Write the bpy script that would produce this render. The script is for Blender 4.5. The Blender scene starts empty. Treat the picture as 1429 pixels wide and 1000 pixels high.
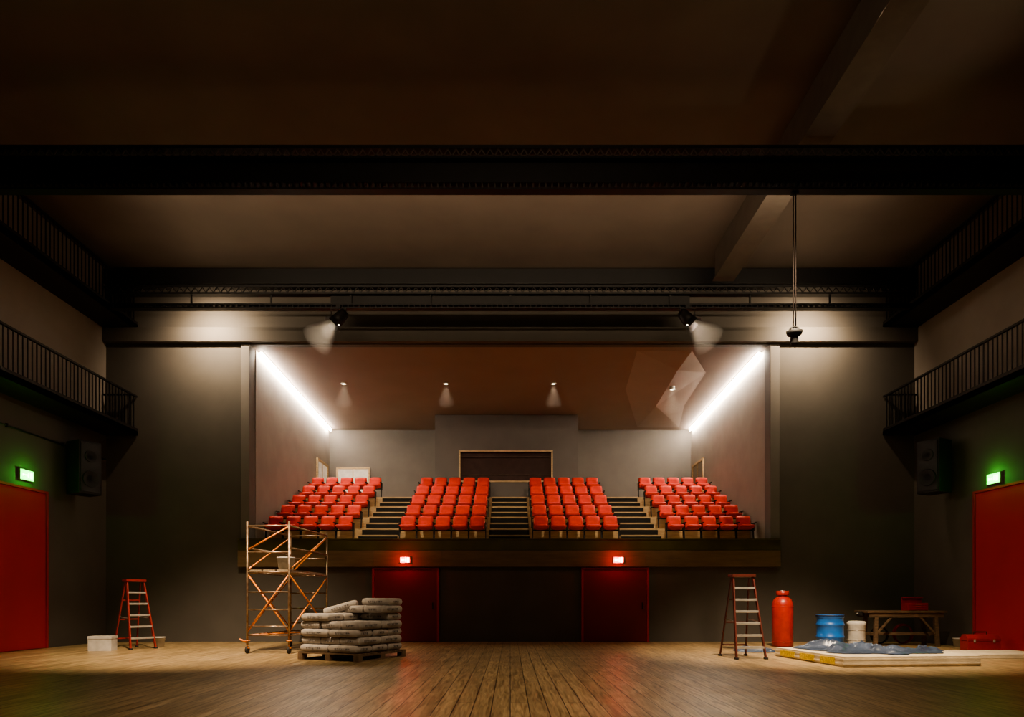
import bpy, bmesh, math, random
from mathutils import Vector, Matrix, Quaternion, noise
random.seed(7)
S=bpy.context.scene
R=math.radians

# ---------------- materials ----------------
def mat(name,col,rough=0.6,metal=0.0,var=0.15,scale=4.0,bump=0.0,emit=None,estr=0,spec=0.5,stretch=None,col2=None,alpha=None):
    m=bpy.data.materials.new(name); m.use_nodes=True
    nt=m.node_tree; b=nt.nodes['Principled BSDF']
    b.inputs['Roughness'].default_value=rough; b.inputs['Metallic'].default_value=metal
    b.inputs['Specular IOR Level'].default_value=spec
    tc=nt.nodes.new('ShaderNodeTexCoord'); mp=nt.nodes.new('ShaderNodeMapping')
    nt.links.new(tc.outputs['Object'],mp.inputs['Vector'])
    if stretch: mp.inputs['Scale'].default_value=stretch
    nz=nt.nodes.new('ShaderNodeTexNoise'); nz.inputs['Scale'].default_value=scale; nz.inputs['Detail'].default_value=6
    nt.links.new(mp.outputs['Vector'],nz.inputs['Vector'])
    cr=nt.nodes.new('ShaderNodeValToRGB')
    c2=col2 if col2 else tuple(c*(1-var*2) for c in col)
    cr.color_ramp.elements[0].position=0.35; cr.color_ramp.elements[1].position=0.65
    cr.color_ramp.elements[0].color=(*c2,1); cr.color_ramp.elements[1].color=(*col,1)
    nt.links.new(nz.outputs['Fac'],cr.inputs['Fac']); nt.links.new(cr.outputs['Color'],b.inputs['Base Color'])
    if bump:
        bp=nt.nodes.new('ShaderNodeBump'); bp.inputs['Strength'].default_value=bump; bp.inputs['Distance'].default_value=0.02
        nt.links.new(nz.outputs['Fac'],bp.inputs['Height']); nt.links.new(bp.outputs['Normal'],b.inputs['Normal'])
    if emit:
        b.inputs['Emission Color'].default_value=(*emit,1); b.inputs['Emission Strength'].default_value=estr
    return m

M={}
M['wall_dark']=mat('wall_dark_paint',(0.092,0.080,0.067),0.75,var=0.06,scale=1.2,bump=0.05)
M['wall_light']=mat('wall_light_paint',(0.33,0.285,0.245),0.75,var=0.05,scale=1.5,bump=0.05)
M['plaster']=mat('auditorium_plaster',(0.38,0.34,0.30),0.75,var=0.05,scale=1.5,bump=0.04)
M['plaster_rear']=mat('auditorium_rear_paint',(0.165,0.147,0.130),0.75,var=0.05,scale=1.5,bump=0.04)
M['booth']=mat('booth_paint',(0.150,0.132,0.118),0.75,var=0.05,scale=1.5,bump=0.04)
M['ceil']=mat('ceiling_paint',(0.175,0.142,0.120),0.7,var=0.08,scale=.6,bump=0.04)
M['aceil']=mat('auditorium_ceiling_paint',(0.25,0.19,0.165),0.7,var=0.04,scale=.8)
M['aceil2']=mat('auditorium_ceiling_facet_tone',(0.30,0.24,0.21),0.6,var=0.04,scale=.8)  # lighter tone for the added facets that imitate ceiling shadow wedges
M['black']=mat('black_steel',(0.010,0.009,0.009),0.5,0.2,var=0.1)
M['lattice']=mat('lattice_steel',(0.085,0.075,0.066),0.5,0.2,var=0.1)
M['darksteel']=mat('dark_steel',(0.022,0.019,0.018),0.5,0.3,var=0.1)
M['dbeam']=mat('beam_paint',(0.17,0.145,0.125),0.9,var=0.05,spec=.15)
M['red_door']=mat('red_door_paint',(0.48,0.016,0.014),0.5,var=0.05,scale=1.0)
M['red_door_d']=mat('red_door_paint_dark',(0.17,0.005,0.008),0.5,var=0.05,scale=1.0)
M['red_frame']=mat('red_frame_paint',(0.40,0.02,0.018),0.4,var=0.05)
M['seat_red']=mat('seat_red_fabric',(0.74,0.045,0.028),0.7,var=0.08,scale=8,bump=0.1)
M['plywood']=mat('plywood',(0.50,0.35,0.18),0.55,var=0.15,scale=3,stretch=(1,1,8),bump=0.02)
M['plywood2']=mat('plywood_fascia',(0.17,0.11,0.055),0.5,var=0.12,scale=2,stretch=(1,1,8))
M['olive']=mat('olive_upstand',(0.085,0.078,0.022),0.35,var=0.15,scale=2)
M['stair_black']=mat('stair_black_carpet',(0.012,0.011,0.010),0.9,var=0.2,scale=20)
M['wood_frame']=mat('oak_frame',(0.66,0.47,0.26),0.5,var=0.15,scale=4,stretch=(1,1,6))
M['glass_dark']=mat('dark_glazing',(0.075,0.042,0.036),0.6,var=0.1,spec=.2)
M['slat']=mat('brown_slats',(0.13,0.09,0.07),0.8,var=0.15,spec=.1)
M['white_pane']=mat('lit_pane',(0.7,0.66,0.58),0.5,emit=(1.0,0.85,0.65),estr=0.2)
M['strip']=mat('led_strip',(1,0.95,0.85),0.5,emit=(1.0,0.87,0.70),estr=125)
M['lens']=mat('lamp_lens',(1,0.9,0.8),0.3,emit=(1.0,0.84,0.62),estr=7)
M['dlens']=mat('downlight_lens',(1,0.9,0.8),0.3,emit=(1.0,0.85,0.65),estr=6)
M['exit_green']=mat('exit_green_lens',(0.05,0.8,0.1),0.4,emit=(0.08,1.0,0.10),estr=4)
M['exit_white']=mat('exit_pictogram',(0.8,1,0.8),0.4,emit=(0.65,1.0,0.5),estr=6)
M['sign_red']=mat('sign_red_lens',(0.9,0.1,0.05),0.4,emit=(1.0,0.05,0.04),estr=9)
M['sign_pale']=mat('sign_pictogram',(1,0.7,0.6),0.4,emit=(1.0,0.6,0.5),estr=14)
M['scaf']=mat('galvanised_tube',(0.36,0.27,0.19),0.4,0.7,var=0.25,scale=9,col2=(0.20,0.12,0.07))
M['scaf_or']=mat('orange_brace',(0.90,0.30,0.05),0.45,0.1,var=0.2,scale=12,col2=(0.45,0.14,0.04))
M['plank']=mat('scaffold_plank',(0.30,0.23,0.15),0.7,var=0.2,scale=5,stretch=(6,1,1))
M['alu']=mat('aluminium',(0.55,0.52,0.47),0.35,0.6,var=0.1)
M['lad_red']=mat('ladder_red',(0.26,0.020,0.016),0.45,var=0.15)
M['lad_dark']=mat('ladder_dark_red',(0.11,0.025,0.018),0.4,var=0.15)
M['bag']=mat('cement_bag_paper',(0.48,0.43,0.38),0.8,var=0.12,scale=7,bump=0.3)
M['print']=mat('cement_bag_print',(0.08,0.07,0.065),0.8,var=0.2,scale=24,col2=(0.38,0.34,0.30))
M['pallet']=mat('pallet_wood',(0.20,0.125,0.07),0.8,var=0.25,scale=5,stretch=(1,6,1))
M['bucket']=mat('white_plastic',(0.50,0.47,0.42),0.5,var=0.12,scale=5)
M['blue']=mat('blue_plastic',(0.02,0.13,0.44),0.35,var=0.12)
M['cyl_red']=mat('gas_red_paint',(0.42,0.03,0.022),0.38,var=0.15,scale=6)
M['tool_red']=mat('toolbox_red',(0.30,0.014,0.012),0.4,var=0.12)
M['bench']=mat('bench_wood',(0.13,0.08,0.042),0.7,var=0.25,scale=5,stretch=(1,5,5))
M['tarp']=mat('blue_grey_tarp',(0.055,0.075,0.12),0.36,var=0.2,scale=6,bump=0.3)
M['board']=mat('board_stack',(0.66,0.56,0.40),0.6,var=0.1,scale=4)
M['yellow']=mat('yellow_label',(0.80,0.58,0.05),0.5,var=0.2,scale=30,col2=(0.45,0.30,0.03))
M['rope']=mat('rope_fibre',(0.05,0.035,0.03),0.9,var=0.2,scale=30)
M['rubber']=mat('rubber',(0.015,0.014,0.013),0.7)
def haze(name,dens):
    m=bpy.data.materials.new(name); m.use_nodes=True; nt=m.node_tree; nt.nodes.clear()
    o=nt.nodes.new('ShaderNodeOutputMaterial'); v=nt.nodes.new('ShaderNodeVolumeScatter')
    v.inputs['Color'].default_value=(1,.96,.92,1); v.inputs['Density'].default_value=dens; v.inputs['Anisotropy'].default_value=.2
    nt.links.new(v.outputs[0],o.inputs['Volume']); return m
M['haze']=haze('beam_cone_haze',.10); M['haze2']=haze('beam_cone_haze_dense',.22)  # scatter volumes for cones added at the lamps to show their beams

def floor_mat():
    m=bpy.data.materials.new('oak_floorboards'); m.use_nodes=True; nt=m.node_tree; b=nt.nodes['Principled BSDF']
    tc=nt.nodes.new('ShaderNodeTexCoord'); mp=nt.nodes.new('ShaderNodeMapping'); mp.inputs['Rotation'].default_value=(0,0,R(90))
    nt.links.new(tc.outputs['Object'],mp.inputs['Vector'])
    br=nt.nodes.new('ShaderNodeTexBrick'); nt.links.new(mp.outputs['Vector'],br.inputs['Vector'])
    br.inputs['Scale'].default_value=1; br.inputs['Brick Width'].default_value=3.4; br.inputs['Row Height'].default_value=0.21
    br.inputs['Mortar Size'].default_value=0.006; br.inputs['Mortar Smooth'].default_value=0.2
    br.offset=0.37; br.offset_frequency=3
    br.inputs['Color1'].default_value=(0.46,0.335,0.18,1); br.inputs['Color2'].default_value=(0.35,0.25,0.132,1)
    br.inputs['Mortar'].default_value=(0.03,0.018,0.01,1)
    mp2=nt.nodes.new('ShaderNodeMapping'); mp2.inputs['Scale'].default_value=(9,0.6,1); nt.links.new(tc.outputs['Object'],mp2.inputs['Vector'])
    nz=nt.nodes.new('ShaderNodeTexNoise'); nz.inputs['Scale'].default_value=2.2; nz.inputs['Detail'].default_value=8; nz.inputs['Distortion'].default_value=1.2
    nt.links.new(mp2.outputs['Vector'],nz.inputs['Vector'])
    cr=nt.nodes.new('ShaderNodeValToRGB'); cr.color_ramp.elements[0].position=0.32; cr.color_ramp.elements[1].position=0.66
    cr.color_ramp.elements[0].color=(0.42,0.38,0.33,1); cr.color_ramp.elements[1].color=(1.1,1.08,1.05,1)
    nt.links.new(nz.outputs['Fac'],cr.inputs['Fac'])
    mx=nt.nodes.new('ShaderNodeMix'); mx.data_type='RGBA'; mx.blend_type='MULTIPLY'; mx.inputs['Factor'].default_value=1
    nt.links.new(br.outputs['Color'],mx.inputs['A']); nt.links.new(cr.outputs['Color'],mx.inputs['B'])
    nt.links.new(mx.outputs['Result'],b.inputs['Base Color'])
    nz2=nt.nodes.new('ShaderNodeTexNoise'); nz2.inputs['Scale'].default_value=1.3; nt.links.new(tc.outputs['Object'],nz2.inputs['Vector'])
    mr=nt.nodes.new('ShaderNodeMapRange'); mr.inputs['To Min'].default_value=0.27; mr.inputs['To Max'].default_value=0.48
    nt.links.new(nz2.outputs['Fac'],mr.inputs['Value']); nt.links.new(mr.outputs['Result'],b.inputs['Roughness'])
    bp=nt.nodes.new('ShaderNodeBump'); bp.inputs['Strength'].default_value=0.35; bp.inputs['Distance'].default_value=0.004
    iv=nt.nodes.new('ShaderNodeMath'); iv.operation='SUBTRACT'; iv.inputs[0].default_value=1; nt.links.new(br.outputs['Fac'],iv.inputs[1])
    nt.links.new(iv.outputs[0],bp.inputs['Height']); nt.links.new(bp.outputs['Normal'],b.inputs['Normal'])
    return m
M['floor']=floor_mat()

# ---------------- mesh builder ----------------
class MB:
    def __init__(s): s.bm=bmesh.new(); s.mats=[]
    def mi(s,k):
        if k not in s.mats: s.mats.append(k)
        return s.mats.index(k)
    def box(s,x0,x1,y0,y1,z0,z1,k,T=None):
        vs=[s.bm.verts.new(v) for v in [(x0,y0,z0),(x1,y0,z0),(x1,y1,z0),(x0,y1,z0),(x0,y0,z1),(x1,y0,z1),(x1,y1,z1),(x0,y1,z1)]]
        if T is not None:
            for v in vs: v.co=T@v.co
        i=s.mi(k)
        for f in [(0,3,2,1),(4,5,6,7),(0,1,5,4),(1,2,6,5),(2,3,7,6),(3,0,4,7)]:
            fc=s.bm.faces.new([vs[j] for j in f]); fc.material_index=i
        return vs
    def tube(s,p,q,r,k,n=10,r2=None,smooth=True):
        p=Vector(p);q=Vector(q);d=q-p; L=d.length
        if r2 is None:r2=r
        Q=d.to_track_quat('Z','Y'); i=s.mi(k)
        a=[];b=[]
        for j in range(n):
            t=2*math.pi*j/n; c=Vector((math.cos(t),math.sin(t),0))
            a.append(s.bm.verts.new(p+Q@(c*r))); b.append(s.bm.verts.new(q+Q@(c*r2)))
        for j in range(n):
            f=s.bm.faces.new([a[j],a[(j+1)%n],b[(j+1)%n],b[j]]); f.material_index=i; f.smooth=smooth
        f=s.bm.faces.new(a[::-1]); f.material_index=i
        f=s.bm.faces.new(b); f.material_index=i
    def lathe(s,prof,k,n=32,T=Matrix.Identity(4)):
        i=s.mi(k) ; rings=[]
        for r,z in prof:
            if r<1e-5: rings.append([s.bm.verts.new(T@Vector((0,0,z)))])
            else: rings.append([s.bm.verts.new(T@Vector((r*math.cos(2*math.pi*j/n),r*math.sin(2*math.pi*j/n),z))) for j in range(n)])
        for a,b in zip(rings,rings[1:]):
            for j in range(n):
                j2=(j+1)%n
                if len(a)==1 and len(b)==1: continue
                if len(a)==1: f=[a[0],b[j2],b[j]] [::-1]
                elif len(b)==1: f=[a[j],a[j2],b[0]]
                else: f=[a[j],a[j2],b[j2],b[j]]
                try:
                    fc=s.bm.faces.new(f); fc.material_index=i; fc.smooth=True
                except ValueError: pass
    def bar(s,p,q,w,h,k,up=(0,0,1)):
        p=Vector(p);q=Vector(q);d=(q-p);L=d.length;z=d.normalized()
        u=Vector(up)
        if abs(z.dot(u))>0.98:u=Vector((0,1,0))
        x=u.cross(z).normalized(); y=z.cross(x)
        T=Matrix((( x.x,y.x,z.x,p.x),(x.y,y.y,z.y,p.y),(x.z,y.z,z.z,p.z),(0,0,0,1)))
        s.box(-w/2,w/2,-h/2,h/2,0,L,k,T)
    def torus(s,c,Rr,r,k,axis='Z',n=28,m=8,frac=1.0,rot=None):
        i=s.mi(k);c=Vector(c);g=[]
        for a in range(n):
            t=2*math.pi*a/n*frac; ring=[]
            for b in range(m):
                u=2*math.pi*b/m
                v=Vector(((Rr+r*math.cos(u))*math.cos(t),(Rr+r*math.cos(u))*math.sin(t),r*math.sin(u)))
                if axis=='Y': v=Vector((v.x,v.z,v.y))
                if axis=='X': v=Vector((v.z,v.x,v.y))
                if rot is not None: v=rot@v
                ring.append(s.bm.verts.new(c+v))
            g.append(ring)
        for a in range(n if frac==1 else n-1):
            for b in range(m):
                f=s.bm.faces.new([g[a][b],g[(a+1)%n][b],g[(a+1)%n][(b+1)%m],g[a][(b+1)%m]]); f.material_index=i; f.smooth=True
    def done(s,name,loc=(0,0,0),rz=0,bevel=0,parent=None,rot=None):
        bmesh.ops.recalc_face_normals(s.bm,faces=s.bm.faces)
        me=bpy.data.meshes.new(name); s.bm.to_mesh(me); s.bm.free()
        for k in s.mats: me.materials.append(M[k])
        o=bpy.data.objects.new(name,me); S.collection.objects.link(o)
        o.location=loc; o.rotation_euler=(0,0,rz) if rot is None else rot
        if bevel:
            b=o.modifiers.new('bevel','BEVEL'); b.width=bevel; b.segments=2; b.limit_method='ANGLE'; b.angle_limit=R(50)
        if parent: o.parent=parent
        return o
def copy(o,name,loc,rz=0,sc=1):
    c=bpy.data.objects.new(name,o.data); S.collection.objects.link(c); c.location=loc; c.rotation_euler=(0,0,rz); c.scale=(sc,)*3
    return c
def box_obj(name,b,k,bevel=0):
    m=MB(); m.box(*b,k); return m.done(name,bevel=bevel)

XW=11.84; CZ=10.9
# ---------------- shell ----------------
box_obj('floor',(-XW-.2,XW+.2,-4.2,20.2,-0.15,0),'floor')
box_obj('ceiling',(-XW-.2,XW+.2,-4.2,20.2,CZ,CZ+.2),'ceil')
for sx,n in ((-1,'wall_left'),(1,'wall_right')):
    m=MB(); a,b=sorted((sx*XW,sx*(XW+.2)))
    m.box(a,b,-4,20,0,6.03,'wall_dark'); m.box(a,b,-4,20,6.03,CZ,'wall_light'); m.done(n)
box_obj('wall_front',(-XW-.2,XW+.2,-4.2,-4,0,CZ),'wall_dark')
m=MB()
m.box(-XW-.2,-7.85,20,20.2,0,CZ,'wall_dark'); m.box(7.85,XW+.2,20,20.2,0,CZ,'wall_dark')
m.box(-7.85,7.85,20,20.2,8.70,CZ,'wall_dark'); m.box(-7.85,7.85,20,20.2,0,2.70,'wall_dark')
m.done('wall_back')
box_obj('trim_header',(-XW+.01,XW-.01,19.8,19.99,8.72,9.14),'wall_dark',0.01)
box_obj('trim_upper_beam',(-XW+.01,XW-.01,19.85,19.98,10.42,10.86),'black',0.01)
box_obj('trim_jamb_left',(-7.87,-7.62,19.94,20.4,3.01,8.70),'plaster_rear',0.01)
box_obj('trim_jamb_right',(7.60,7.87,19.94,20.4,3.01,8.70),'plaster_rear',0.01)
# auditorium shell
YR=28.7
box_obj('wall_auditorium_left',(-7.8,-7.6,20.4,YR+.2,2.0,8.9),'plaster')
box_obj('wall_auditorium_right',(7.6,7.8,20.4,YR+.2,2.0,8.9),'plaster')
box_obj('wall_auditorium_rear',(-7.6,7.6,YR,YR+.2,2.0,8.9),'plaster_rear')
m=MB()
def prism(m,pts_bottom,h,k):
    i=m.mi(k); lo=[m.bm.verts.new(p) for p in pts_bottom]; hi=[m.bm.verts.new((p[0],p[1],p[2]+h)) for p in pts_bottom]
    n=len(lo); f=m.bm.faces.new(lo); f.material_index=i; f=m.bm.faces.new(hi[::-1]); f.material_index=i
    for j in range(n):
        f=m.bm.faces.new([lo[j],hi[j],hi[(j+1)%n],lo[(j+1)%n]]); f.material_index=i
prism(m,[(-7.8,20.2,8.70),(7.8,20.2,8.70),(7.8,YR+.2,8.37),(-7.8,YR+.2,8.37)],.6,'aceil')
m.done('ceiling_auditorium')
# shallow facets added to imitate shadow wedges on the auditorium ceiling (right side)
m=MB(); k=m.mi('aceil2')
def cz(y): return 8.70-.33*(y-20.2)/8.7
rim=[(3.8,20.45),(5.45,20.45),(6.36,22.2),(6.5,25.5),(7.0,28.3),(5.27,28.3),(4.02,23.8)]
rv=[m.bm.verts.new((x,y,cz(y)-.005)) for x,y in rim]
r1=m.bm.verts.new((5.3,21.6,cz(21.6)-.16)); r2=m.bm.verts.new((5.4,25.3,cz(25.3)-.10))
for f in [(rv[0],rv[1],r1),(rv[1],rv[2],r1),(rv[2],r2,r1),(rv[2],rv[3],r2),(rv[3],rv[4],r2),(rv[4],rv[5],r2),(rv[5],rv[6],r2),(rv[6],r1,r2),(rv[6],rv[0],r1)]:
    m.bm.faces.new(f).material_index=k
m.bm.faces.new(rv[::-1]).material_index=k
m.done('ceiling_shadow_facets')
box_obj('floor_auditorium',(-7.6,7.6,20.2,YR,2.2,2.6),'plywood')
# projection booth
m=MB()
bx0,bx1,by=-2.93,2.64,26.6
wx0,wx1,wz0,wz1=-2.0,1.66,5.82,7.06
m.box(bx0,wx0,by,YR-.01,5.01,8.44,'booth'); m.box(wx1,bx1,by,YR-.01,5.01,8.44,'booth')
m.box(wx0,wx1,by,YR-.01,5.01,wz0,'booth'); m.box(wx0,wx1,by,YR-.01,wz1,8.44,'booth')
m.done('wall_projection_booth')
m=MB()
t=.06
m.box(wx0,wx1,by-.03,by+.1,wz1-t,wz1,'wood_frame'); m.box(wx0,wx1,by-.03,by+.1,wz0,wz0+t,'wood_frame')
m.box(wx0,wx0+t,by-.03,by+.1,wz0+t,wz1-t,'wood_frame'); m.box(wx1-t,wx1,by-.03,by+.1,wz0+t,wz1-t,'wood_frame')
m.box(wx0+t,wx1-t,by+.12,by+.14,wz0+t,wz1-t,'glass_dark')
m.box(wx0+t,wx1-t,by+.07,by+.11,wz1-.26,wz1-.22,'slat'); m.box(wx0+t,wx1-t,by+.09,by+.115,wz0+.3,wz0+.32,'slat')
m.done('window_1')

# raked platforms
ZF=[2.98+.505*i for i in range(5)]; YF=[20.42+1.15*i for i in range(5)]
m=MB()
for i in range(5):
    y0=20.22 if i==0 else YF[i]; y1=YF[i+1] if i<4 else YR-.01
    m.box(-7.59,7.59,y0,y1,2.61,ZF[i],'plywood')
m.done('seating_platform')
m=MB()
for (a,b) in ((-4.68,-3.48),(-.66,.60),(3.42,4.66)):
    for i in range(4):
        z=ZF[i]; ye=YF[i+1]
        m.box(a,b,ye-.52,ye-.005,z+.004,z+.2525,'plywood')
        m.box(a+.0,b-.0,ye-.545,ye-.523,z+.004,z+.205,'stair_black')
        m.box(a+.0,b-.0,ye-.03,ye-.008,z+.2565,z+.455,'stair_black')
    for i in range(4):
        m.box(a,b,YF[i+1]-.035,YF[i+1]-.005,ZF[i+1]-.045,ZF[i+1]+.004,'plywood')
    m.box(a,b,20.225,20.25,ZF[0]+.002,ZF[0]+.03,'stair_black')
m.done('aisle_stairs')
# balcony fascia
m=MB()
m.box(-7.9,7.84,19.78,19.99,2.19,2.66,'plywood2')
m.box(-7.9,7.84,19.80,19.94,2.665,2.975,'olive')
m.box(-7.9,7.84,19.77,19.96,2.975,3.0,'olive')
for k in range(1,8): m.box(-7.9+k*1.97-.006,-7.9+k*1.97+.006,19.775,19.79,2.19,2.66,'plywood2')
m.done('balcony_fascia')

# LED strips
for sx,n in ((-1,'led_cove_light'),(1,'led_cove_light.001')):
    m=MB(); i=m.mi('strip')
    a,b=sorted((sx*7.52,sx*7.47))
    prism(m,[(a,20.5,8.60),(b,20.5,8.60),(b,28.5,8.295),(a,28.5,8.295)],.05,'strip')
    a2,b2=sorted((sx*7.57,sx*7.44))
    prism(m,[(a2,20.5,8.665),(b2,20.5,8.665),(b2,28.5,8.36),(a2,28.5,8.36)],.02,'alu')
    m.done(n)

# seats
def seat():
    m=MB(); k='seat_red'
    nx,nz=8,7; i=m.mi(k)
    def grid(fn,flip=False):
        g=[[m.bm.verts.new(fn(u/nx,v/nz)) for u in range(nx+1)] for v in range(nz+1)]
        for v in range(nz):
            for u in range(nx):
                f=[g[v][u],g[v][u+1],g[v+1][u+1],g[v+1][u]]
                fc=m.bm.faces.new(f if not flip else f[::-1]); fc.material_index=i; fc.smooth=True
        return g
    W=.228
    def shape(u,v,side):
        uu=2*u-1; vv=2*v-1
        x=W*uu*(1-.06*max(0,vv)**2); z=.43+.42*v -.03*(uu**4)*(v**3)
        y=.20+.09*v-.05*(1-uu*uu)*0+ .03*uu*uu*-1
        th=.055*((1-abs(uu)**6)*(1-abs(vv)**6))**.5
        return Vector((x,y+side*th,z))
    g1=grid(lambda u,v:shape(u,v,-1)); g2=grid(lambda u,v:shape(u,v,.6),True)
    def pan(u,v,side):
        uu=2*u-1; vv=2*v-1
        th=.055*((1-abs(uu)**6)*(1-abs(vv)**8))**.5
        return Vector((W*uu, -.27+.46*v, .43+.05*(1-v)+ .015*uu*uu + side*th))
    grid(lambda u,v:pan(u,v,1)); grid(lambda u,v:pan(u,v,-1),True)
    bmesh.ops.remove_doubles(m.bm,verts=m.bm.verts,dist=0.0005)
    m.box(-.2,.2,.255,.275,.45,.80,'rubber')
    for sx in (-1,1):
        m.box(sx*.255-.015,sx*.255+.015,-.16,.22,.57,.605,'rubber')
        m.box(sx*.255-.012,sx*.255+.012,.0,.20,.36,.57,'rubber')
        m.bar((sx*.255,.10,.38),(sx*.255,.04,.02),.03,.06,'rubber')
        m.box(sx*.255-.022,sx*.255+.022,-.10,.18,0,.02,'rubber')
    m.box(-.24,.24,.09,.13,.36,.40,'rubber')
    return m
proto=None; n=0
for i in range(5):
    for (a,b) in ((-7.50,-4.80),(-3.40,-.74),(.68,3.34),(4.78,7.46)):
        for j in range(5):
            w=(b-a)/5; x=a+w*(j+.5); loc=(x,YF[i]+.42,ZF[i]+.001)
            if proto is None: proto=seat().done('theatre_seat',loc)
            else:
                n+=1; copy(proto,'theatre_seat.%03d'%n,loc)

def door(name,x0,x1,h,axis,pos,sgn,leafs=2,k='red_door'):
    m=MB()
    def bx(a0,a1,d0,d1,z0,z1,kk):
        d=sorted((pos+sgn*d0,pos+sgn*d1))
        if axis=='Y': m.box(a0,a1,d[0],d[1],z0,z1,kk)
        else: m.box(d[0],d[1],a0,a1,z0,z1,kk)
    f=.06
    bx(x0,x0+f,.002,.09,.003,h,'red_frame'); bx(x1-f,x1,.002,.09,.003,h,'red_frame'); bx(x0+f,x1-f,.002,.09,h-f,h,'red_frame')
    w=(x1-x0-2*f)/leafs
    for l in range(leafs):
        a=x0+f+l*w+.004; b=a+w-.008
        bx(a,b,.004,.055,.01,h-f-.006,k)
        hx=b-.12 if l==0 else a+.12
        if axis=='X' : hx=a+.12
        bx(hx-.015,hx+.015,.055,.10,.95,1.15,'darksteel')
        bx(a+.05,b-.05,.055,.06,.02,.22,k)
    return m.done(name,bevel=.004)
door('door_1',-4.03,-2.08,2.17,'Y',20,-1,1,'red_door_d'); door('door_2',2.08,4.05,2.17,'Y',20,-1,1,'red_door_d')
door('door_3',13.4,17.38,3.97,'X',-XW,1,1); door('door_4',13.4,17.35,3.97,'X',XW,-1,1)
for sx,nm in ((-1,'door_5'),(1,'door_6')):
    m=MB(); x=sx*7.6
    def bx(y0,y1,d0,d1,z0,z1,k):
        a,b=sorted((x-sx*d0,x-sx*d1)); m.box(a,b,y0,y1,z0,z1,k)
    bx(26.75,26.85,.003,.06,5.005,6.82,'wood_frame'); bx(28.25,28.35,.003,.06,5.005,6.82,'wood_frame'); bx(26.85,28.25,.003,.06,6.72,6.82,'wood_frame')
    bx(26.86,28.24,.004,.03,5.01,6.71,'white_pane' if sx<0 else 'plaster')
    bx(27.53,27.57,.03,.04,5.01,6.71,'wood_frame')
    m.done(nm)
m=MB()
m.box(-7.3,-5.9,YR-.06,YR-.003,6.72,6.8,'wood_frame'); m.box(-7.3,-7.22,YR-.06,YR-.003,5.005,6.72,'wood_frame'); m.box(-5.98,-5.9,YR-.06,YR-.003,5.005,6.72,'wood_frame')
m.box(-7.22,-5.98,YR-.04,YR-.01,5.01,6.72,'white_pane'); m.box(-6.62,-6.58,YR-.05,YR-.004,5.01,6.72,'wood_frame')
m.done('door_7')

# ---------------- galleries ----------------
def gallery(name,sx,z0):
    m=MB(); zi=z0+.2; zt=z0+1.16; xe=10.9
    a,b=sorted((sx*xe,sx*(XW-.002)))
    m.box(a,b,-3.9,19.97,z0,z0+.12,'darksteel')
    a1,b1=sorted((sx*xe,sx*(xe+.06)))
    m.box(a1,b1,-3.9,19.97,z0,zi,'darksteel')
    m.box(a1,b1,-3.9,19.97,zt-.05,zt,'black')
    y=0.0
    while y<19.9:
        m.box(sx*(xe+.03)-.009,sx*(xe+.03)+.009,y,y+.03,zi,zt-.04,'black'); y+=.15
    a2=sx*(xe+.06); b2=sx*(XW-.05); a2,b2=sorted((a2,b2))
    m.box(a2,b2,19.75,19.79,zt-.05,zt,'black')
    for t in range(6):
        x=a2+(b2-a2)*(t+.5)/6; m.box(x-.009,x+.009,19.75,19.78,z0+.1,zt-.04,'black')
    return m.done(name)
gallery('side_gallery',-1,6.03); gallery('side_gallery.001',1,6.03)
gallery('side_gallery.002',-1,9.14); gallery('side_gallery.003',1,9.14)

# ---------------- girders ----------------
def girder(name,y0,y1,z0,z1,xt,xb,step,web=True,zf=.26,lat='black'):
    m=MB(); H=z1-z0; ch=.06
    zt=z1; zm=z1-zf*H
    m.box(-xt,xt,y0,y1,zt-ch,zt,'black'); m.box(-xt,xt,y0,y1,zm-.03,zm+.02,'black')
    x=-xt
    while x<xt-step:
        m.bar((x,y0+.03,zm+.02),(x+step/2,y0+.03,zt-ch),.02,.02,lat); m.bar((x+step/2,y0+.03,zt-ch),(x+step,y0+.03,zm+.02),.02,.02,lat); x+=step
    zb=z0+.16*H
    if web:
        m.box(-xb,xb,y1-.07,y1-.04,zb,zm-.03,'darksteel')
    else:
        m.box(-4.9,4.9,y1-.07,y1-.04,zb+.04,zm-.03,'darksteel')
        x=-xb+.02
        while x<xb: m.box(x-.02,x+.02,y0+.05,y0+.09,zb,zm,'black'); x+=2.17
    m.box(-xb,xb,y0,y1,zb-.01,zb+.03,'black'); m.box(-xb,xb,y0,y1,z0,z0+.03,'black')
    x=-xb
    while x<xb-.01:
        m.box(x,x+.025,y0+.02,y1-.02,z0+.03,zb-.01,lat); x+=step*.75
    return m.done(name)
girder('lighting_girder',12.85,13.05,8.95,9.78,10.86,10.86,.16,lat='lattice')
girder('lighting_girder.001',18.5,18.7,9.13,9.76,10.86,10.86,.20,web=False,zf=.34)
m=MB(); 
m.box(5.67,6.11,-3.9,18.9,10.06,CZ-.002,'dbeam'); m.box(5.60,6.18,-3.9,18.9,10.04,10.08,'dbeam')
m.done('ceiling_beam')

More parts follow.
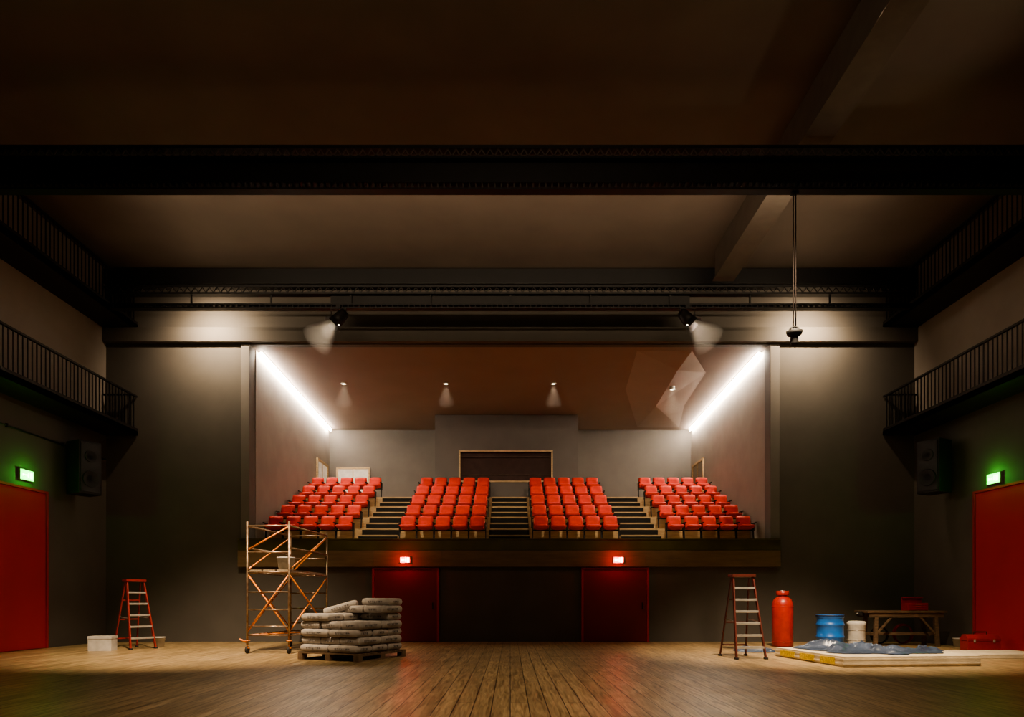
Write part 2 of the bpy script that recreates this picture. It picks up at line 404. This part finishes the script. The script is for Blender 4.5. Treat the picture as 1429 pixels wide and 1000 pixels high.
# ---------------- signs ----------------
def sign(name,loc,rz,kg,kw,w=.36,h=.22):
    m=MB(); m.box(-w/2,w/2,-.06,0,-h/2,h/2,'alu'); m.box(-w/2+.015,w/2-.015,-.07,-.061,-h/2+.015,h/2-.015,kg)
    m.box(-w*.32,-w*.05,-.075,-.071,-.012,.012,kw)
    m.box(-w*.36,-w*.28,-.075,-.071,-.035,.035,kw)
    m.box(w*.02,w*.12,-.075,-.071,-.05,.03,kw); m.box(w*.05,w*.10,-.075,-.071,.04,.07,kw)
    m.box(w*.2,w*.38,-.075,-.071,-.07,.07,kw)
    return m.done(name,loc,rz)
sign('exit_sign',(-XW+.002,16.64,4.26),R(90),'exit_green','exit_white',.46,.26)
sign('exit_sign.001',(XW-.002,16.64,4.18),R(-90),'exit_green','exit_white',.46,.26)
sign('exit_sign.002',(-3.04,19.773,2.38),0,'sign_red','sign_pale',.30,.18)
sign('exit_sign.003',(3.13,19.773,2.38),0,'sign_red','sign_pale',.30,.18)

def speaker(name,x,y,z,rz,sx):
    m=MB(); m.box(-.3,.3,-.28,.28,-.7,.7,'rubber')
    m.box(-.26,.26,-.30,-.281,-.65,.65,'darksteel')
    m.lathe([(0,0),(.10,.0),(.2,.03),(.22,.03),(.22,0)],'rubber',24,Matrix.Translation((0,-.30,-.3))@Matrix.Rotation(R(90),4,'X'))
    m.lathe([(0,0),(.08,.0),(.14,.02),(.16,.02),(.16,0)],'rubber',24,Matrix.Translation((0,-.30,.3))@Matrix.Rotation(R(90),4,'X'))
    m.bar((0,.28,.45),(0,.46,.45),.06,.06,'darksteel'); m.bar((0,.28,-.45),(0,.46,-.45),.06,.06,'darksteel')
    return m.done(name,(x,y,z),rz,bevel=.01)
speaker('loudspeaker',-11.36,18.2,4.72,R(62),-1)
speaker('loudspeaker.001',11.30,18.2,4.76,R(-62),1)
m=MB(); m.tube((-XW+.03,13,5.32),(-XW+.03,19.9,5.32),.02,'darksteel'); 
for y in range(14,20,2): m.box(-XW+.002,-XW+.06,y,y+.04,5.28,5.36,'darksteel')
m.done('cable_conduit')

# ---------------- scaffold ----------------
m=MB(); W=.98; D=2.4; r=.025
for (x,y) in ((0,0),(W,0),(0,D),(W,D)):
    m.tube((x,y,.2),(x,y,3.0),r,'scaf')
    m.tube((x,y,.12),(x,y,.35),.017,'scaf_or'); m.torus((x,y,.30),.05,.012,'scaf_or')
    m.lathe([(0,-.025),(.075,-.025),(.085,-.01),(.085,.01),(.075,.025),(0,.025)],'rubber',20,Matrix.Translation((x,y,.086))@Matrix.Rotation(R(90),4,'Y'))
    m.box(x-.04,x+.04,y-.03,y+.03,.12,.15,'scaf_or')
for y in (0,D):
    for z in (.42,.62,1.0,1.4,1.85,2.3,2.9): m.tube((0,y,z),(W,y,z),.018,'scaf')
for x in (0,W):
    for z in (.42,1.85,2.4,2.9): m.tube((x,0,z),(x,D,z),.02,'scaf')
    m.tube((x,0,.5),(x,D,1.8),.018,'scaf_or'); m.tube((x,0,1.8),(x,D,.5),.018,'scaf_or')
    m.tube((x,0,1.9),(x,D,2.85),.018,'scaf_or')
m.tube((0,0,.5),(W,0,1.8),.018,'scaf_or'); m.tube((0,.02,1.8),(W,.02,.5),.018,'scaf_or')
m.tube((0,0,2.35),(W,0,2.88),.018,'scaf_or')
m.tube((0,D,1.9),(W,D,2.85),.018,'scaf_or')
m.tube((0,0,.42),(W,D,.42),.018,'scaf_or')
for x in (.04,.36,.68): m.box(x,x+.28,.03,D-.03,1.87,1.91,'plank')
m.tube((0,0,.25),(-.14,-.1,.34),.02,'scaf_or')
scaf=m.done('scaffold_tower',(-5.97,15.5,0.0),R(-5))

def bucket(r,h):
    m=MB(); m.lathe([(0,0.0),(r*.82,0),(r*.98,h*.9),(r*1.05,h*.9),(r*1.05,h),(r*.96,h),(r*.8,.02),(0,.02)],'bucket',32)
    m.torus((0,0,h*.86),r*1.03,.006,'alu',frac=.5,rot=Matrix.Rotation(R(-35),3,'X'))
    return m
o=bucket(.20,.32).done('paint_bucket',(-5.32,16.2,1.912))
bucket(.14,.27).done('paint_bucket.001',(-9.05,17.6,0.001))
m=MB()
m.box(-.26,.26,-.17,.17,0,.31,'bucket'); m.box(-.268,.268,-.178,.178,.29,.355,'bucket'); m.box(-.03,.03,-.180,.180,.356,.359,'bucket')
m.done('paint_carton',(-9.82,16.45,.001),R(8),bevel=.008)

def ladder(H,wb,wt,d,krail,kback,nst):
    m=MB()
    for sx in (-1,1):
        m.bar((sx*wb/2,-d/2,.02),(sx*wt/2,-.06,H),.03,.07,krail,up=(0,1,0))
        m.bar((sx*wb*.46,d/2,.02),(sx*wt*.46,.08,H-.05),.028,.045,kback,up=(0,1,0))
        m.box(sx*wb/2-.03,sx*wb/2+.03,-d/2-.05,-d/2+.05,0,.04,'rubber')
        m.box(sx*wb*.46-.03,sx*wb*.46+.03,d/2-.04,d/2+.04,0,.04,'rubber')
        zb=H*.45; t=zb/H
        m.bar((sx*(wb+(wt-wb)*t)/2*.97,-d/2*(1-t)-.06*t,zb),(sx*(wb+(wt-wb)*t)/2*.93,d/2*(1-t)+.08*t,zb+.03),.008,.02,'alu')
    for i in range(nst):
        z=H*(i+1)/(nst+1); t=z/H; w=wb+(wt-wb)*t; y=-d/2*(1-t)-.06*t
        m.box(-w/2+.01,w/2-.01,y-.04,y+.045,z-.012,z+.015,'alu'); m.box(-w/2+.01,w/2-.01,y-.045,y-.038,z-.03,z+.015,'alu')
    for i in (1,3,5):
        z=H*i/7; t=z/H; w=(wb+(wt-wb)*t)*.92; y=d/2*(1-t)+.08*t
        m.bar((-w/2,y,z),(w/2,y,z),.02,.03,kback)
    m.box(-wt/2-.04,wt/2+.04,-.13,.12,H-.02,H+.04,kback)
    return m
ladder(1.70,.60,.40,1.0,'lad_red','lad_red',5).done('step_ladder',(-9.50,17.25,0),R(52),bevel=.004)
ladder(1.72,.62,.42,.95,'lad_dark','lad_dark',6).done('step_ladder.001',(4.90,14.45,0),R(4),bevel=.004)

# ---------------- pallet & bags ----------------
pe=bpy.data.objects.new('cement_bag_pallet',None); S.collection.objects.link(pe)
rz=math.atan2(-.44,.9); pe.location=(-2.96-.9*.775+.44*.8,13.3+.44*.775+.9*.8,0); pe.rotation_euler=(0,0,rz)
m=MB(); PW,PD=1.55,1.6
for j in range(7):
    y=-PD/2+j*(PD-.14)/6; m.box(-PW/2,PW/2,y,y+.14,.13,.155,'pallet')
for x in (-PW/2,-.06,PW/2-.12):
    m.box(x,x+.12,-PD/2,PD/2,.105,.13,'pallet'); m.box(x,x+.12,-PD/2,PD/2,0,.022,'pallet')
    for y in (-PD/2,-.07,PD/2-.14): m.box(x,x+.12,y,y+.14,.022,.105,'pallet')
m.done('pallet',parent=pe)
def bagmesh(seed):
    m=MB(); nx,ny=26,18; a,b,t=.357,.245,.076; i=m.mi('bag'); p=m.mi('print')
    def P(u,v,s):
        uu=2*u-1;vv=2*v-1
        uu=math.copysign(abs(uu)**.5,uu); vv=math.copysign(abs(vv)**.5,vv)
        th=t*max(0,(1-abs(uu)**20))**.5*max(0,(1-abs(vv)**20))**.5
        nn=noise.noise(Vector((uu*2.5+seed,vv*2.5,s*2)))*.006
        ex=.02*noise.noise(Vector((vv*2,seed,3)))
        return Vector((a*uu*(1+ex),b*vv*(1+.03*noise.noise(Vector((uu*2,seed,7)))),s*th+nn*(1 if th>0.01 else 0)))
    for s in (1,-1):
        g=[[m.bm.verts.new(P(u/nx,v/ny,s)) for u in range(nx+1)] for v in range(ny+1)]
        for v in range(ny):
            for u in range(nx):
                f=m.bm.faces.new([g[v][u],g[v][u+1],g[v+1][u+1],g[v+1][u]]); f.smooth=True
                pr=(6<=u<=19 and v in(5,6,11)) and s>0 
                f.material_index=p if pr else i
    for sy in (-1,1):
        for q in range(7):
            x=-.19+q*.056; m.box(x,x+.038,sy*(b+.006)-.004,sy*(b+.006)+.004,-.022,.02,'print')
        for q in range(4):
            x=-.11+q*.056; m.box(sy*(a+.006)-.004,sy*(a+.006)+.004,x,x+.038,-.022,.02,'print')
    bmesh.ops.remove_doubles(m.bm,verts=m.bm.verts,dist=.0006)
    return m
protos=[]
cnt=0
def bag(x,y,z,r,tilt=(0,0)):
    global cnt
    k=cnt%3
    if len(protos)<=k:
        o=bagmesh(k*5.1).done('cement_bag_%d'%(cnt+1)); protos.append(o)
    else:
        o=bpy.data.objects.new('cement_bag_%d'%(cnt+1),protos[k].data); S.collection.objects.link(o)
    o.parent=pe; o.location=(x,y,z); o.rotation_euler=(tilt[0],tilt[1],r); cnt+=1
bh=.157
for L in range(7):
    z=.155+bh*.53+L*bh
    j=lambda s=.012: random.uniform(-s,s)
    if L%2==0:
        pos=[(-.38,-.52,0),(.36,-.52,0),(-.38,0,0),(.36,0,0),(-.38,.51,0),(.36,.51,0)]
    else:
        pos=[(-.52,-.36,90),(0,-.36,90),(.50,-.36,90),(-.52,.37,90),(0,.37,90),(.50,.37,90)]
    for (x,y,a) in pos:
        if L==4 and x>.3 and y<-.3: continue
        if L>=5 and not (x>-.1 and y>-.1 ): continue
        if L==6 and not (y>.2 ): continue
        if L==4 and x>.3 and y<.1: continue
        bag(x+j(),y+j(),z,R(a+random.uniform(-2,2)))
bag(-.40,.10,.155+bh*5.75,R(35),(0,R(-16)))

# ---------------- right group ----------------
m=MB(); r=.265
m.lathe([(0,.0),(r*.9,0),(r,.03),(r,1.08),(r*.97,1.15),(r*.82,1.24),(r*.5,1.31),(.09,1.34),(.09,1.36),(0,1.36)],'cyl_red',40)
m.lathe([(.0,1.34),(.15,1.34),(.16,1.36),(.16,1.46),(.145,1.46),(.145,1.37),(0,1.37)],'cyl_red',24)
m.lathe([(0,1.36),(.04,1.36),(.04,1.44),(.06,1.44),(.06,1.47),(0,1.47)],'alu',16)
m.torus((0,0,.12),r+.003,.008,'cyl_red'); m.torus((0,0,1.05),r+.003,.008,'cyl_red')
m.done('gas_cylinder',(7.16,17.95,0))
m=MB(); r=.33
m.lathe([(0,0),(r*.93,0),(r*.97,.02),(r*.97,.25),(r*1.02,.27),(r*1.02,.30),(r*.97,.32),(r*.97,.56),(r*1.02,.58),(r*1.02,.61),(r*.97,.63),(r*.95,.76),(r*1.03,.79),(r*1.03,.84),(r*.96,.84),(r*.94,.80),(0,.80)],'blue',40)
m.tube((.16,0,.80),(.16,0,.825),.04,'rubber'); m.tube((-.16,.05,.80),(-.16,.05,.825),.03,'rubber')
m.torus((0,0,.825),r*1.035,.012,'darksteel')
m.done('plastic_barrel',(8.2,17.5,0))
m=MB(); r=.215
m.lathe([(0,0),(r*.9,0),(r,.10),(r,.56),(r*1.05,.58),(r*1.05,.64),(r*.9,.68),(0,.69)],'bucket',32)
m.torus((0,0,.45),r+.002,.008,'alu'); m.torus((0,0,.2),r+.002,.008,'alu')
m.done('storage_drum',(8.90,17.55,0))
m=MB()
m.box(-1.05,1.05,-.35,.35,.88,.94,'bench'); m.box(-.98,.98,-.31,-.28,.76,.88,'bench'); m.box(-.98,.98,.28,.31,.76,.88,'bench')
for sx in (-1,1):
    for sy in (-1,1):
        m.bar((sx*.82,sy*.30,0),(sx*.78,sy*.26,.88),.09,.09,'bench')
    m.box(sx*.81-.03,sx*.81+.03,-.27,.27,.28,.36,'bench')
m.box(-.78,.78,-.03,.03,.28,.36,'bench')
m.bar((-.8,-.27,.3),(-.3,-.27,.86),.05,.05,'bench'); m.bar((.8,-.27,.3),(.3,-.27,.86),.05,.05,'bench')
m.box(-1.12,-1.05,-.1,.1,.80,.92,'darksteel'); m.tube((-1.16,0,.86),(-1.05,0,.86),.02,'alu')
m.done('workbench',(10.42,18.25,0),R(0),bevel=.006)
def toolbox(w,d,h):
    m=MB(); m.box(-w/2,w/2,-d/2,d/2,0,h*.55,'tool_red'); 
    m.box(-w/2-.008,w/2+.008,-d/2-.008,d/2+.008,h*.55+.004,h*.68,'tool_red')
    i=m.mi('tool_red'); a=w/2;b=d/2
    v=[m.bm.verts.new(p) for p in [(-a,-b,h*.68),(a,-b,h*.68),(a,b,h*.68),(-a,b,h*.68),(-a,-b*.45,h*.88),(a,-b*.45,h*.88),(a,b*.45,h*.88),(-a,b*.45,h*.88)]]
    for f in [(0,3,2,1),(4,5,6,7),(0,1,5,4),(1,2,6,5),(2,3,7,6),(3,0,4,7)]: m.bm.faces.new([v[q] for q in f]).material_index=i
    m.tube((-w*.2,0,h*.88),(-w*.2,0,h),.01,'rubber'); m.tube((w*.2,0,h*.88),(w*.2,0,h),.01,'rubber'); m.tube((-w*.22,0,h),(w*.22,0,h),.014,'rubber')
    for sx in (-1,1): m.box(sx*w*.3-.025,sx*w*.3+.025,-d/2-.02,-d/2-.008,h*.48,h*.64,'alu')
    return m
toolbox(.72,.34,.46).done('toolbox',(11.15,16.2,0),R(-6),bevel=.006)
# drawer toolbox on the bench, lid open
m=MB()
m.box(-.28,.28,-.14,.14,0,.20,'tool_red')
for q in range(3):
    m.box(-.26,.26,-.152,-.141,.015+q*.062,.065+q*.062,'tool_red'); m.box(-.08,.08,-.160,-.153,.035+q*.062,.045+q*.062,'alu')
m.box(-.28,.28,.12,.14,.20,.36,'tool_red',Matrix.Identity(4)); m.box(-.28,.28,.06,.12,.33,.36,'tool_red')
m.done('toolbox.001',(10.78,18.2,.941),R(3),bevel=.004)
m=MB()
for q in range(5): m.torus((0,-.02+q*.022,.30+.004*q),.25+.006*(q%3),.016,'tool_red',axis='Y')
m.done('hose_coil',(10.80,18.75,-.015))
m=MB()
for q in range(4): m.torus((0,-.02+q*.024,.27),.22+.006*(q%2),.016,'rubber',axis='Y')
m.done('cable_coil',(10.15,18.75,-.01))
bucket(.12,.24).done('paint_bucket.002',(11.55,17.6,0.001))

pe2=Vector((6.01,12.3)); ex=Vector((2.67,.26)).normalized(); ey=Vector((-ex.y,ex.x))
m=MB(); n=5
for j in range(n):
    o1=random.uniform(-.015,.015)
    m.box(0+o1,2.66+o1,0+o1,2.55+o1,.003+j*.038,.003+j*.038+.036,'board')
for (a,b) in ((.25,.75),(.95,1.5),(1.7,2.3)): m.box(-.024,-.018,a,b,.035,.16,'yellow')
m.done('board_stack',(pe2.x,pe2.y,0),math.atan2(ex.y,ex.x),bevel=.004)
m=MB()
for j in range(3): m.box(0,2.2,0,1.2,.003+j*.03,.003+j*.03+.028,'board')
m.done('board_stack.001',(9.2,14.1,0),R(4),bevel=.004)

def tarp(name,cx,cy,w,d,z,rz,seed,top=None,hh=.16,k='tarp'):
    m=MB(); nx,ny=90,64; i=m.mi(k); g=[]
    for v in range(ny+1):
        row=[]
        for u in range(nx+1):
            uu=2*u/nx-1; vv=2*v/ny-1
            ang=math.atan2(vv,uu); 
            ed=1+.40*noise.noise(Vector((math.cos(ang)*1.9+seed,math.sin(ang)*1.9,0)))
            sx=uu*math.sqrt(1-vv*vv*.35); sy=vv*math.sqrt(1-uu*uu*.35)
            x=sx*w/2*ed; y=sy*d/2*ed
            p=Vector((x*1.1+seed,y*1.9,seed))
            rdg=1-abs(noise.noise(p))*2.4; rdg2=1-abs(noise.noise(p*2.1+Vector((5,1,2))))*2.2
            rr=max(abs(uu),abs(vv)); fall=1-rr**6
            h=.010+hh*fall*max(0,.65*max(0,rdg)**3+.22*max(0,rdg2)**2+.45*noise.noise(p*.5))
            row.append(m.bm.verts.new((x,y,h)))
        g.append(row)
    for v in range(ny):
        for u in range(nx):
            f=m.bm.faces.new([g[v][u],g[v][u+1],g[v+1][u+1],g[v+1][u]]); f.material_index=i; f.smooth=True
    return m.done(name,(cx,cy,z),rz)
tarp('tarpaulin',7.25,13.75,2.4,1.9,.194,R(5),1.3,hh=.27)
tarp('tarpaulin.001',5.85,16.2,.9,.8,0,R(10),4.1,hh=.18)

m=MB()
m.tube((-.02,0,0),(-.02,0,-2.62),.012,'rope',8); m.tube((.025,0,0),(.025,0,-2.62),.012,'rope',8)
m.lathe([(0,-2.60),(.05,-2.60),(.15,-2.64),(.13,-2.70),(.07,-2.74),(.075,-2.86),(.05,-2.90),(0,-2.90)],'rubber',24)
m.torus((0,0,-2.65),.10,.02,'rubber',axis='Y')
m.box(-.06,.06,-.05,.05,-.04,0,'black')
m.done('pulley_rope',(5.39,12.95,8.945))

# ---------------- lights helpers ----------------
WARM=(1.0,.78,.54)
def aim(o,d): o.rotation_euler=Vector(d).to_track_quat('-Z','Y').to_euler()
def light(kind,name,loc,tgt,power,col=WARM,size=.1,ang=60,blend=.6,sy=None,spread=None,parent=None):
    l=bpy.data.lights.new(name,kind); l.energy=power; l.color=col
    o=bpy.data.objects.new(name,l); S.collection.objects.link(o); o.location=loc
    if tgt is not None: aim(o,Vector(tgt)-Vector(loc))
    if kind=='SPOT': l.spot_size=R(ang); l.spot_blend=blend; l.shadow_soft_size=size
    elif kind=='POINT': l.shadow_soft_size=size
    else:
        l.size=size
        if sy: l.shape='RECTANGLE'; l.size_y=sy
        if spread: l.spread=R(spread)
    if parent: o.parent=parent
    return o
# ---------------- stage lamps ----------------
def stage_lamp(name,x,y,ztop,d):
    e=bpy.data.objects.new(name,None); S.collection.objects.link(e); e.location=(x,y,ztop)
    m=MB(); m.box(-.06,.06,-.04,.04,-.10,0,'black')
    for sx in (-1,1): m.bar((sx*.20,0,-.12),(sx*.20,0,-.38),.015,.04,'black')
    m.bar((-.21,0,-.11),(.21,0,-.11),.04,.015,'black')
    m.done('yoke',parent=e)
    rot=Vector(d).to_track_quat('-Z','Y').to_euler()
    m=MB()
    m.lathe([(0,.27),(.09,.27),(.14,.19),(.16,.02),(.17,-.14),(.155,-.14),(.145,0),(.07,.08),(0,.10)],'darksteel',28)
    m.lathe([(0,-.09),(.142,-.09),(.135,-.075),(0,-.06)],'lens',28)
    for q in range(4):
        a=q*math.pi/2; T=Matrix.Rotation(a,4,'Z')@Matrix.Translation((.17,0,-.14))@Matrix.Rotation(R(-30),4,'Y')
        m.box(-.004,.004,-.13,.13,-.14,0,'darksteel',T)
    m.done('lamp_head',(0,0,-.38),parent=e,rot=rot)
    m=MB()
    m.lathe([(0,-.16),(.13,-.16),(.42,-.75),(.44,-.90),(.30,-1.0),(0,-1.04)],'haze2',32)
    m.done('beam_haze',(0,0,-.38),parent=e,rot=rot)
    dn=Vector(d).normalized()
    p=Vector((0,0,-.38))+dn*.13
    light('SPOT','lamp_beam',p,p+dn,75,size=.05,ang=75,blend=.7,parent=e)
stage_lamp('stage_spotlight',-4.60,18.30,9.13,(-.62,-.20,-.75))
stage_lamp('stage_spotlight.001',4.75,18.30,9.13,(.62,-.20,-.75))
for i,(x,n) in enumerate(((-8.7,'wall_washer_lamp'),(8.7,'wall_washer_lamp.001'))):
    m=MB(); m.box(-.16,.16,-.07,-.04,-.05,.05,'black'); m.box(-.14,.14,-.039,-.03,-.04,.04,'lens')
    m.done(n,(x,18.80,9.24))
for i,x in enumerate((-5.65,-2.18,1.47,5.5)):
    dz=.19 if i==3 else 0
    m=MB(); m.lathe([(0,.0),(.06,0),(.06,-.01),(.10,-.01),(.10,.02)],'alu',24); m.lathe([(0,-.004),(.055,-.004)],'dlens',20)
    if dz: m.tube((0,0,.02),(0,0,dz),.09,'alu',20)
    o=m.done('recessed_downlight' if i==0 else 'recessed_downlight.%03d'%i,(x,23.2,8.70-.33*(3/8.5)-.015-dz))
    m=MB(); m.lathe([(0,-.03),(.05,-.03),(.30,-.60),(.26,-.75),(0,-.80)],'haze',28); m.done('beam_haze',parent=o)
    light('SPOT','downlight_beam',(0,0,-.02),(0,0,-2),60,size=.03,ang=62,blend=.8,parent=o)

# ---------------- lights ----------------
light('SPOT','work_light_left',(-5.0,10.0,10.4),(-6.9,15.9,0),10500,ang=48,blend=1,size=.15)
light('SPOT','work_light_right',(5.2,10.0,10.4),(7.0,15.3,0),11000,ang=48,blend=1,size=.15)
light('SPOT','foreground_light',(0,4.5,10.5),(0,9.3,0),1900,ang=62,blend=1,size=.3)
light('SPOT','stage_front_light_left',(-4,13.35,9.3),(-3.5,23.5,4),1900,ang=46,blend=1)
light('SPOT','stage_front_light_right',(4,13.35,9.3),(3.5,23.5,4),1900,ang=46,blend=1)
for sx in (-1,1):
    light('SPOT','wall_wash',(sx*8.6,18.85,9.25),(sx*8.55,20,8.6),540,ang=165,blend=1,size=.05)
    light('POINT','exit_glow_green',(sx*(XW-.25),16.64,4.25),None,11,(.1,1,.1),.06)
    light('POINT','exit_glow_red',(sx*3.08,19.5,2.38),None,11,(1,.03,.03),.05)
light('AREA','ceiling_wash',(0,13.4,9.5),(0,18.4,10.9),120,size=18,sy=.15,spread=62)
light('SPOT','gallery_uplight',(10.7,11.0,6.0),(6.3,11.6,10.9),170,ang=50,blend=1,size=.25)
light('AREA','overhead_fill',(0,4,10.5),(0,16,4),190,size=5)  # unseen soft fill added above the frame to lift the whole hall
w=bpy.data.worlds.new('World'); S.world=w; w.use_nodes=True
w.node_tree.nodes['Background'].inputs['Color'].default_value=(1,.8,.65,1); w.node_tree.nodes['Background'].inputs['Strength'].default_value=.01

# ---------------- camera ----------------
cd=bpy.data.cameras.new('camera'); cd.lens=24; cd.sensor_width=36; cd.shift_x=.00175; cd.shift_y=.2365; cd.clip_end=200
co=bpy.data.objects.new('camera',cd); S.collection.objects.link(co); co.location=(0,0,1.2); co.rotation_euler=(R(90),0,0)
S.camera=co
S.view_settings.view_transform='AgX'
try: S.view_settings.look='AgX - Medium High Contrast'
except Exception as e: print(e)
S.view_settings.exposure=0.4
